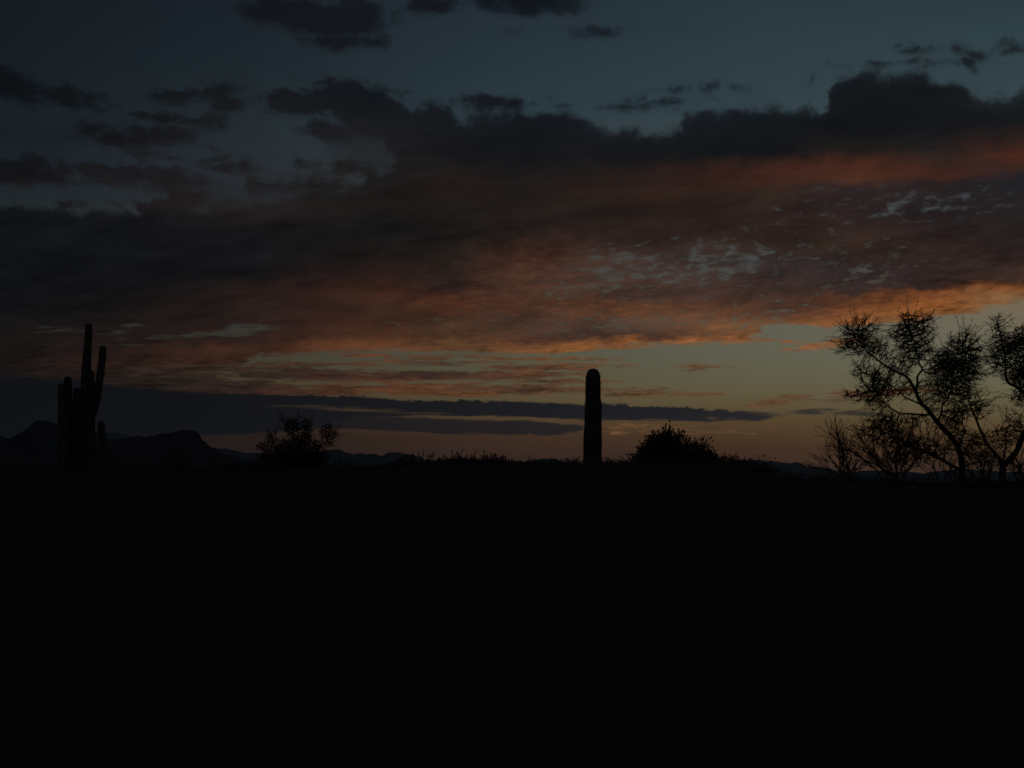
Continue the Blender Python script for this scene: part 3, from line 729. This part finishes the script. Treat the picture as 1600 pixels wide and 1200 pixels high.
# scattered shrubs along the skyline: one build, then copies of it
proto = fan_bush('desert_shrub', 'x', [(800,738,36,15),(775,742,24,10),(830,743,26,10)], 20.0, 70, 41, (.03, .06), (.008, .015), 16)
proto2 = fan_bush('desert_shrub', 'x', [(800,740,48,11),(764,743,26,9),(838,743,20,12)], 20.0, 70, 42, (.03, .06), (.008, .015), 16)
GR = 'dark shrubs along the skyline'
SH = [  # px, d, width scale, height scale, which, label
 (418, 19, .9, 1.6, 0, 'dark shrub touching the left foot of the palo verde tree'),
 (542, 17, .6, .9, 0, 'small dark shrub right of the palo verde tree'),
 (660, 17, .8, 1.6, 1, 'dark shrub below the small centre peak'),
 (712, 17, .8, 1.25, 0, 'dark shrub below the low pointed hill left of the tiny cholla'),
 (758, 17, .8, 1.5, 1, 'dark shrub directly left of the tiny cholla'),
 (845, 16, .8, .8, 1, 'low shrub at the foot of the ocotillo'),
 (968, 16, .7, .6, 0, 'low shrub between the saguaro column and the two-lobed bush'),
 (1140, 15, .5, .9, 0, 'small shrub at the right foot of the two-lobed bush'),
 (1172, 14, .6, .7, 1, 'low flat shrub right of the two-lobed bush'),
 (300, 16, 1.1, .6, 1, 'low shrub below the flat-topped butte'),
]
for i, (px, d, sx, sz, wh, lab) in enumerate(SH):
    src = (proto, proto2)[wh]; q = P(px, HOR, d); q.z = ground_z(q.x, q.y)
    first = (wh == 0 and i == 0) or (wh == 1 and i == 2)
    if first:
        src.location = q; src.scale = (sx, sx, sz); src['label'] = lab; src['group'] = GR
    else:
        move_copy(src, q, rng.uniform(0, 6.28), (sx, sx, sz), lab, GR)

# tiny cholla and ocotillo on the skyline
d = 24.0; q = P(786.5, HOR, d); q.z = ground_z(q.x, q.y)
root = empty('cholla', q, 'tiny branching cholla cactus poking above the shrubs, left of the ocotillo', 'cactus')
V, Fc = tube(*smooth_path([q+Vector((0, 0, -.1)), P(786.5, 735, d), P(786.5, 719, d)], [.035, .032, .028], 5), 8, 8, .2)
part('trunk', V, Fc, M_skin, root, True)
for pts in ([(786.5,728),(783.5,722),(782,716)], [(786.5,724),(789.5,719),(790.5,713)], [(786.5,720),(785.5,715),(785.5,711.5)], [(786.5,731),(791,727),(793,721)], [(786.5,730),(781,728),(779,724)]):
    V, Fc = tube(*smooth_path([P(a, b_, d, rng.uniform(-.1, .1)) for a, b_ in pts], [.02, .024, .018], 4), 8, 8, .2)
    part('arm', V, Fc, M_skin, root, True)
d = 24.0; q = P(833, HOR, d); q.z = ground_z(q.x, q.y)
root = empty('ocotillo', q, 'thin-stemmed ocotillo fanning above the shrubs between the cholla and the saguaro column', 'plant')
for k_ in range(11):
    tx = 833+rng.uniform(-9, 9); ty = rng.uniform(709, 722)
    V, Fc = tube(*smooth_path([q+Vector((rng.gauss(0, .05), rng.gauss(0, .05), -.05)), P((833+tx)/2, 735, d, rng.uniform(-.2, .2)), P(tx, ty, d, rng.uniform(-.4, .4))], [.012, .011, .005], 5), 5)
    part('stem', V, Fc, M_twig, root, True)

# low scrub covering the flat: nobody could count it
nr = np.random.default_rng(5)
VV, FF = [], []
C, Dn, L, W = [], [], [], []
for i in range(1500):
    d = 28.0*(160/28.0)**nr.random() if i >= 640 else nr.uniform(10.0, 16.0); ang = nr.uniform(-0.75, 0.75)
    x, y = d*math.tan(ang), d
    w = nr.uniform(.2, .6)*(0.4+min(d, 60)/60); h = nr.uniform(.08, .22)*(0.4+min(d, 70)/50)
    if i < 640: w = nr.uniform(.1, .55); h = .03+.16*nr.random()**3+.45*max(0.0, mnoise.noise(Vector((x*0.35, y*0.2, 2.0)))-0.12)
    z = ground_z(x, y); n = 90
    q = nr.normal(size=(n, 3)); q[:, 2] = abs(q[:, 2]); q /= np.linalg.norm(q, axis=1, keepdims=True)
    q *= nr.random((n, 1))**.4
    C.append(np.array([x, y, z])+q*np.array([w, w, h])); Dn.append(q+np.array([0, 0, .6])+nr.normal(size=(n, 3))*.3)
    s = 0.06+0.0012*d if i >= 640 else 0.022; L.append(nr.uniform(.8, 1.6, n)*s*1.6); W.append(nr.uniform(.2, .45, n)*s)
v, f = leaves(np.concatenate(C), np.concatenate(Dn), np.concatenate(L), np.concatenate(W))
tag(mesh_obj('desert_scrub', v, f, M_scrub), 'low dark scrub and dry brush covering the desert flat', 'scrub', kind='stuff')
print('tree nodes', nA_, nB_)

# thin evening air: one closed box round the camera and everything on the ground
bm_v = [(x, y, z) for x in (-33000.0, 33000.0) for y in (-33000.0, 33000.0) for z in (-7.0, 640.0)]
hz = mesh_obj('haze', bm_v, [(0, 1, 3, 2), (4, 6, 7, 5), (0, 4, 5, 1), (2, 3, 7, 6), (0, 2, 6, 4), (1, 5, 7, 3)], M_dirt)
mh = bpy.data.materials.new('haze_air'); mh.use_nodes = True; th = mh.node_tree; th.nodes.clear()
oh = th.nodes.new('ShaderNodeOutputMaterial'); vh = th.nodes.new('ShaderNodeVolumePrincipled')
vh.inputs['Density'].default_value = 0.9e-5; vh.inputs['Color'].default_value = (0.70, 0.86, 0.95, 1)
th.links.new(vh.outputs[0], oh.inputs['Volume']); hz.data.materials.clear(); hz.data.materials.append(mh)
tag(hz, kind='stuff'); hz['label'] = 'thin evening haze over the desert flat and hills'
